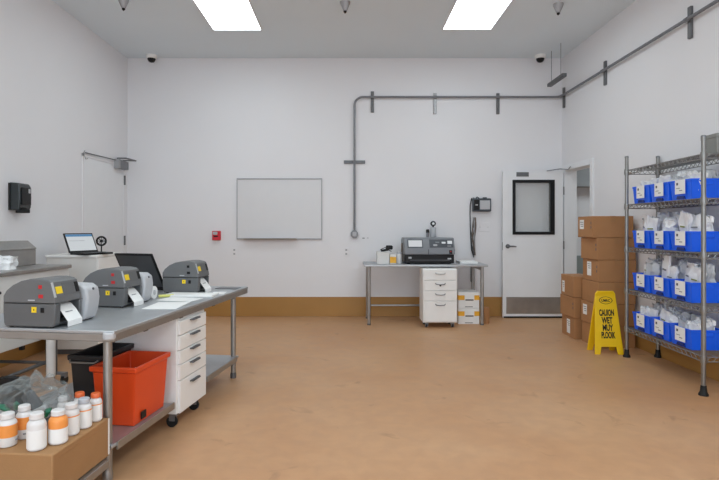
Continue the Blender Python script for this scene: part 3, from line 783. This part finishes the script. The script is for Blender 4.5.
# papers on the table
def paper(name, label, u, v, w, d, h, rz=0, m='paper'):
    o = obj(name, B(-w/2, w/2, -d/2, d/2, 0, h), m, loc=tw(u, v, TZ+.0005), bevel=min(.002, h/3)); o.rotation_euler.z = TA + R(rz)
    return tag(o, label, 'paper')
paper('paper_sheet', 'white sheet of paper in front of the middle label printer', -.15, .83, .21, .30, .003, 8)
paper('paper_sheet', 'white sheet of paper overlapping the table edge side beside the white pad', -.20, 1.12, .26, .18, .003, -6)
paper('paper_pad', 'thick white pad of paper in front of the dark laptop', -.21, 1.33, .36, .16, .014, 4)
paper('paper_sheet', 'small white slip of paper in front of the far label printer', -.07, 1.50, .10, .14, .003, 12)
paper('grey_mat', 'thin dark mat at the far right corner of the worktable', -.12, 1.83, .18, .12, .004, 0, 'slate')
t = thing('tape_roll', 'white roll of labels standing on the worktable before the dark laptop', 'tape roll', tw(-.42, 1.13), TA)
obj('roll', MB().tube([(-.025,0,.045),(.025,0,.045)], .045, 24), 'paper', t); obj('core', T([(.0251,0,.045),(.027,0,.045)], .018, 16), 'lgrey', t)
tag(obj('yellow_highlighter', MB().tube([(0,0,.010),(.09,.05,.010)], .010, 10), 'pale', loc=tw(-.40, 1.20)), 'pale yellow highlighter pen lying beside the white label roll', 'pen')

# dark laptop seen from behind
def laptop(name, label, loc, rz, w, d, h, tilt, screen):
    t = thing(name, label, 'laptop', loc, rz)      # hinge along local x, base towards -y (user side)
    b = obj('keyboard_base', B(-w/2, w/2, -d, 0, 0, .02), 'black', t, bevel=.005)
    obj('keys', B(-w/2+.02, w/2-.02, -d*.62, -.03, .02, .0225), 'blackm', b); obj('touchpad', B(-.05, .05, -d+.02, -d*.68, .02, .021), 'slate', b)
    a = R(tilt); dy, dz = math.sin(a), math.cos(a)
    def slab(x0, x1, s0, s1, t0, t1):
        poly = [(dy*s0 + dz*t0, .012 + dz*s0 - dy*t0), (dy*s1 + dz*t0, .012 + dz*s1 - dy*t0), (dy*s1 + dz*t1, .012 + dz*s1 - dy*t1), (dy*s0 + dz*t1, .012 + dz*s0 - dy*t1)]
        return MB().prism(poly, x0, x1, 'x')
    l = obj('lid', slab(-w/2, w/2, .01, h, 0, .014), 'black', t, bevel=.003)
    obj('lid_cover', slab(-w/2+.014, w/2-.014, .03, h-.014, .014, .0155), 'screen', l)
    if screen:
        sc = obj('screen', slab(-w/2+.014, w/2-.014, .028, h-.014, -.0012, 0), 'laptopscr', l)
        obj('title_bar', slab(-w/2+.014, w/2-.014, h-.04, h-.016, -.0018, -.0012), 'laptopbar', sc)
        m = slab(-w/2+.03, w/2-.12, h-.09, h-.085, -.0018, -.0012); obj('text_row', m, 'lgrey', sc)
    return t
laptop('laptop', 'open dark laptop seen from behind between the printers on the worktable', (-1.60, 4.345, TZ), R(180-19), .355, .23, .335, 30, False)

# ------------------------------------------------------------------ box of bottles at lower left
BA = R(-5.3); BZ = .14; BH = .186
bo = Vector((-1.2, 2.2, 0)); MBx = Matrix.Translation(bo) @ Matrix.Rotation(BA, 4, 'Z')
dl = thing('flat_dolly', 'low flat steel dolly under the cardboard box of bottles', 'dolly', bo, BA)
obj('deck', B(-.66, .02, -.10, .40, .10, .138), 'steel', dl, bevel=.004)
for x in (-.58, -.05):
    for y in (-.03, .33):
        c_ = obj('caster', B(x-.02, x+.02, y-.02, y+.02, .07, .10), 'galv', dl); obj('wheel', T([(x-.012,y,.036),(x+.012,y,.036)], .036, 16), 'blackm', c_)
lb = thing('cardboard_box', 'low wide cardboard box with bottles standing on its top', 'cardboard box', MBx @ Vector((0,0,BZ)), BA)
obj('box', B(-.64, 0, 0, .435, 0, BH), 'cardtop', lb, bevel=.006)
obj('lit_edge_strip', B(-.004, .001, .425, .437, .01, BH-.004), 'paper', lb); obj('flap_seam', B(-.64, 0, .2165, .2185, BH, BH+.0008), 'tape', lb)  # edge strip: light on the box's far edge put into pale colour
obj('flap_slot', B(-.012, .0012, .05, .38, BH-.03, BH-.027), 'tape', lb)
def bottle(x, y, r, h, kind, cap, label):
    t = thing('pill_bottle', label, 'bottle', (x, y, BZ+BH+.001), random.uniform(0, 6), 'supplement bottles on the low cardboard box')
    obj('body', MB().lathe([(r*.86,0),(r*.97,.004),(r,.012),(r,h*.66),(r*.95,h*.73),(r*.72,h*.81),(r*.56,h*.83),(r*.56,h*.86)], 28), 'bottle', t)
    c_ = obj('cap', MB().lathe([(r*.66,h*.84),(r*.74,h*.85),(r*.74,h*.975),(r*.66,h)], 28), cap, t)
    obj('cap_rim', MB().lathe([(r*.75,h*.845),(r*.765,h*.855),(r*.765,h*.875),(r*.75,h*.88)], 28), cap, c_)
    k = r+.0006
    if kind == 'half':
        obj('label', MB().lathe([(k,h*.30),(k,h*.67)], 28), 'orange', t); obj('label_text', MB().box(-r*.5, r*.5, -k-.0006, -k+.012, h*.16, h*.2), 'greyink', t)
    elif kind == 'shoulder':
        obj('shoulder_label', MB().lathe([(k,h*.48),(k,h*.66),(r*.955,h*.732),(r*.73,h*.812),(r*.6,h*.835)], 28), 'orange', t)
        obj('label', MB().lathe([(k,h*.06),(k,h*.47)], 28), 'paper', t)
    elif kind == 'ring':
        obj('label', MB().lathe([(k,h*.06),(k,h*.60)], 28), 'paper', t); obj('label_stripe', MB().lathe([(k+.0003,h*.60),(k+.0003,h*.635)], 28), 'orange', t)
    else:
        obj('label', MB().lathe([(k,h*.06),(k,h*.56)], 28), 'paper', t)
bl = [
 (-1.445, 2.298, .037, .138, 'half', 'bottle', 'bottle with wide orange label, leftmost in the front row on the box'),
 (-1.425, 2.385, .033, .142, 'half', 'bottle', 'bottle with wide orange label standing behind the leftmost front bottle'),
 (-1.300, 2.262, .037, .152, 'plain', 'bottle', 'all white bottle at the very front corner of the box'),
 (-1.245, 2.328, .038, .142, 'shoulder', 'bottle', 'wide bottle with orange shoulder and white lower label'),
 (-1.238, 2.424, .034, .138, 'ring', 'bottle', 'white bottle with thin orange stripe and white cap on the box'),
 (-1.220, 2.506, .033, .135, 'ring', 'greycap', 'white bottle with thin orange stripe and grey cap on the box'),
 (-1.207, 2.593, .029, .132, 'ring', 'orangecap', 'bottle with orange cap at the right end of the box by the table leg'),
 (-1.282, 2.590, .029, .136, 'ring', 'orangecap', 'bottle with orange cap at the back of the box, mostly hidden'),
 (-1.330, 2.530, .026, .136, 'plain', 'bottle', 'small white capped bottle at the back of the box beside the bag'),
]
for q in bl: bottle(*q)
# crumpled clear bag
bag = MB(); bm = bag.bm
bmesh.ops.create_icosphere(bm, subdivisions=4, radius=1)
for v in bm.verts:
    p = v.co.copy()
    z = max(p.z, -.55)
    r1 = 1.0 - .35*max(z, 0)
    q = Vector((p.x*.235*r1 + .095*max(z,0), p.y*.10*r1, (z+.55)*.15))
    n1 = noise.noise_vector(p*1.7+Vector((4,1,2)))*.03
    rg_ = 0
    for f_q, am in ((2.1,.045),(4.3,.028),(8.0,.014)):
        rg_ += (1-abs(noise.noise(p*f_q+Vector((9,2,5)))*2))*am
    dlt = n1 + Vector((p.x*.6, p.y*.9, max(p.z,0)*1.0))*(rg_-.05)
    if z <= -.5: dlt.z = abs(dlt.z)*.2
    v.co = q + dlt
zmin = min(v.co.z for v in bm.verts)
for v in bm.verts: v.co.z -= zmin
bgt = thing('clear_plastic_bag', 'crumpled clear plastic bag with green bits on the cardboard box', 'plastic bag', (-1.515, 2.515, BZ+BH+.001), R(-5))
obj('film', bag, 'film', bgt, ang=9)
for i, (x, y, z, a, l) in enumerate([(-.03,-.075,.105,-40,.07),(-.09,-.06,.09,30,.06),(.075,-.075,.10,55,.07),(.165,-.05,.085,60,.06),(.03,-.07,.12,80,.05),(-.15,-.03,.06,0,.05)]):
    dx, dz = math.cos(R(a))*l/2, math.sin(R(a))*l/2
    obj('green_strip', MB().tube([(x-dx,y,z-dz*.6),(x,y-.005,z+.01),(x+dx,y,z+dz*.6)], [.010,.014,.010], 8), 'green', bgt)
for x, y, z, a, m_ in ((-.02,-.01,.07,20,'dimgrey'), (.09,.0,.06,-25,'polyg'), (-.10,.02,.05,10,'polyg'), (.03,.03,.11,50,'dimgrey'), (.15,.01,.045,5,'dimgrey')):
    obj('packet', MB().box(x-.045, x+.045, y-.012, y+.012, z-.03, z+.03, Matrix.Rotation(R(a), 3, 'Y')), m_, bgt, bevel=.006)
bp = thing('black_pouch', 'black pouch lying behind the clear plastic bag on the cardboard box', 'pouch', (-1.60, 2.60, BZ+BH+.001), R(-12))
obj('body', keep(crumple(.15, .05, .20, 31, .008, .3)), 'black', bp)
obj('flap', B(-.06, .06, -.012, .012, .195, .207), 'blackm', bp, bevel=.004)

# ------------------------------------------------------------------ left wall bench
bn = thing('wall_bench', 'steel topped bench with white front panel along the left wall', 'bench', (-3.23, 3.056, 0), R(-4.5))
ye = 1.81
obj('benchtop', B(.17, .64, 0, ye, .892, .922), 'steel', bn, bevel=.005)
obj('front_panel', B(.60, .62, .02, ye-.01, .33, .892), 'offwhite', bn, bevel=.004)
obj('end_panel', B(.185, .60, ye-.03, ye-.012, .33, .892), 'offwhite', bn, bevel=.003)
obj('back_panel', B(.17, .185, .02, ye-.03, .33, .892), 'offwhite', bn, bevel=.003)
obj('pull_bar', B(.62, .645, .1, .93, .765, .785), 'black', bn, bevel=.004)
obj('panel_foot', B(.595, .625, 1.18, 1.21, .30, .33), 'black', bn)
lg = obj('leg', T([(.79,1.28,.075),(.79,1.28,.76)], .034, 16), 'white', bn); obj('leg_channel', B(.735, .80, 1.29, 1.36, .09, .76), 'strut', lg, bevel=.012)
obj('leg_mount', B(.622, .82, 1.24, 1.36, .745, .762), 'steel', bn)
lg2 = obj('leg', T([(.70,-.0+.06,.075),(.70,.06,.76)], .034, 16), 'white', bn)
obj('stretcher', T([(.75,.06,.185),(.75,1.31,.185)], .014, 10), 'strut', bn); obj('stretcher', T([(.23,1.31,.175),(.75,1.31,.175)], .012, 10), 'strut', bn)
for (x, y) in ((.87, 1.33), (.70, .06), (.23, 1.31)):
    cs = obj('caster', MB().box(x-.018, x+.018, y-.02, y+.02, .055, .095).box(x-.09, x-.018, y-.02, y+.02, .078, .095) if x > .75 else MB().box(x-.018, x+.018, y-.02, y+.02, .05, .08), 'galv', bn)
    obj('wheel', T([(x-.012,y,.037),(x+.012,y,.037)], .037, 18), 'blackm', cs)
lg3 = obj('leg', T([(.23,1.31,.075),(.23,1.31,.892)], .02, 12), 'strut', bn); lg4 = obj('leg', T([(.23,.06,.0),(.23,.06,.892)], .02, 12), 'strut', bn)
# steel hood box on the bench
hb = thing('steel_dispenser_box', 'stainless steel box with sloping front lid on the bench by the left wall', 'steel box', (-3.007, 4.063, .923), R(-4.5))
obj('box', B(0, .20, 0, .73, 0, .138), 'steel', hb, bevel=.004)
obj('sloping_lid', MB().prism([(0,.139),(.204,.139),(.204,.146),(.125,.212),(0,.212)], -.003, .733, 'y'), 'steel', hb, bevel=.003)
tag(obj('white_plastic_bag', keep(crumple(.13, .14, .10, 21, .02, .3)), 'poly', loc=(-2.665, 4.22, .9225), ang=25), 'crumpled white plastic bag on the bench at the left edge', 'plastic bag')

# white cabinet with laptop
wc = thing('white_cabinet', 'white cabinet holding an open laptop beside the left wall', 'cabinet', (-2.955, 5.30, 0))
obj('body', B(0, .495, .012, .56, .05, .955), 'offwhite', wc, bevel=.004); obj('cabinet_top', B(-.006, .503, -.004, .565, .955, .98), 'white', wc, bevel=.004)
obj('door', B(.495, .505, .02, .55, .06, .945), 'white', wc, bevel=.003); obj('plinth', B(.02, .48, .03, .54, 0, .05), 'strut', wc)
laptop('laptop', 'open laptop with bright white screen on the white cabinet', (-2.665, 5.485, .98), R(62), .325, .225, .225, 27, True)
fn = thing('desk_fan', 'small round black desk fan beside the bright laptop', 'fan', (-2.62, 5.76, .98), R(20))
obj('stand', MB().lathe([(.035,0),(.035,.008),(.012,.014)], 16).tube([(0,0,.01),(0,.01,.06),(0,.008,.09)], .007, 8), 'black', fn)
rg2 = MB(); n = 24
cc = Vector((0,0,.125))
rg2.tube([cc + Vector((.045*math.cos(2*math.pi*k/n), 0, .045*math.sin(2*math.pi*k/n))) for k in range(n+1)], .010, 8)
for k in range(8):
    a = 2*math.pi*k/8; rg2.tube([cc, cc + Vector((.045*math.cos(a), -.006, .045*math.sin(a)))], .003, 5)
obj('guard', rg2, 'black', fn); hubm = MB(); hubm.tube([cc+Vector((0,-.012,0)), cc+Vector((0,.03,0))], .016, 14); obj('hub', hubm, 'black', fn)
bl_ = MB()
for k in range(3):
    a = 2*math.pi*k/3
    bl_.box(.01, .036, -.003, .002, -.012, .012, None)
    for v in bl_.bm.verts[-8:] if False else []: pass
obj('blade', MB().prism([(.012,.118),(.036,.108),(.038,.138),(.014,.134)], .004, .007, 'y'), 'lgrey', fn); bl_.bm.free()
obj('blade', MB().prism([(-.012,.132),(-.034,.15),(-.02,.162),(-.004,.14)], .004, .007, 'y'), 'lgrey', fn)
obj('blade', MB().prism([(-.004,.11),(-.02,.09),(.004,.086),(.008,.108)], .004, .007, 'y'), 'lgrey', fn)

# wall dispenser
ds = thing('wall_dispenser', 'black dispenser mounted high on the left wall', 'dispenser', (XL, 4.93, 1.41))
body = [(0,.0),(.085,.0),(.10,.03),(.105,.12),(.10,.22),(.08,.25),(0,.255)]
obj('housing', MB().prism(body, 0, .185, 'y'), 'tealblack', ds, bevel=.012, seg=3)
obj('front_cover', B(.104, .112, .02, .165, .05, .21), 'black', ds, bevel=.004); obj('window', B(.112, .114, .12, .15, .16, .20), 'lgrey', ds)
obj('push_bar', B(.03, .12, .05, .135, -.025, .012), 'blackm', ds, bevel=.006); obj('bracket', B(0, .02, -.006, .191, .0, .25), 'blackm', ds)

# ------------------------------------------------------------------ camera, world, colour
cam = bpy.data.cameras.new('camera'); co = bpy.data.objects.new('camera', cam); C.objects.link(co)
co.location = (0, 0, 1.255); co.rotation_euler = (R(90), 0, 0)
cam.sensor_width = 36; cam.lens = 540/719*36; cam.shift_x = 12.5/719; cam.shift_y = -13/719; cam.clip_start = .05
S = bpy.context.scene; S.camera = co
w = bpy.data.worlds.new('world'); S.world = w; w.use_nodes = True
w.node_tree.nodes['Background'].inputs[0].default_value = (.8, .82, .85, 1); w.node_tree.nodes['Background'].inputs[1].default_value = .0
S.view_settings.view_transform = 'Standard'; S.view_settings.look = 'None'; S.view_settings.gamma = 1; S.view_settings.exposure = -0.14
S.view_settings.use_curve_mapping = False
S.cycles.max_bounces = 10; S.cycles.diffuse_bounces = 6; S.cycles.transparent_max_bounces = 12
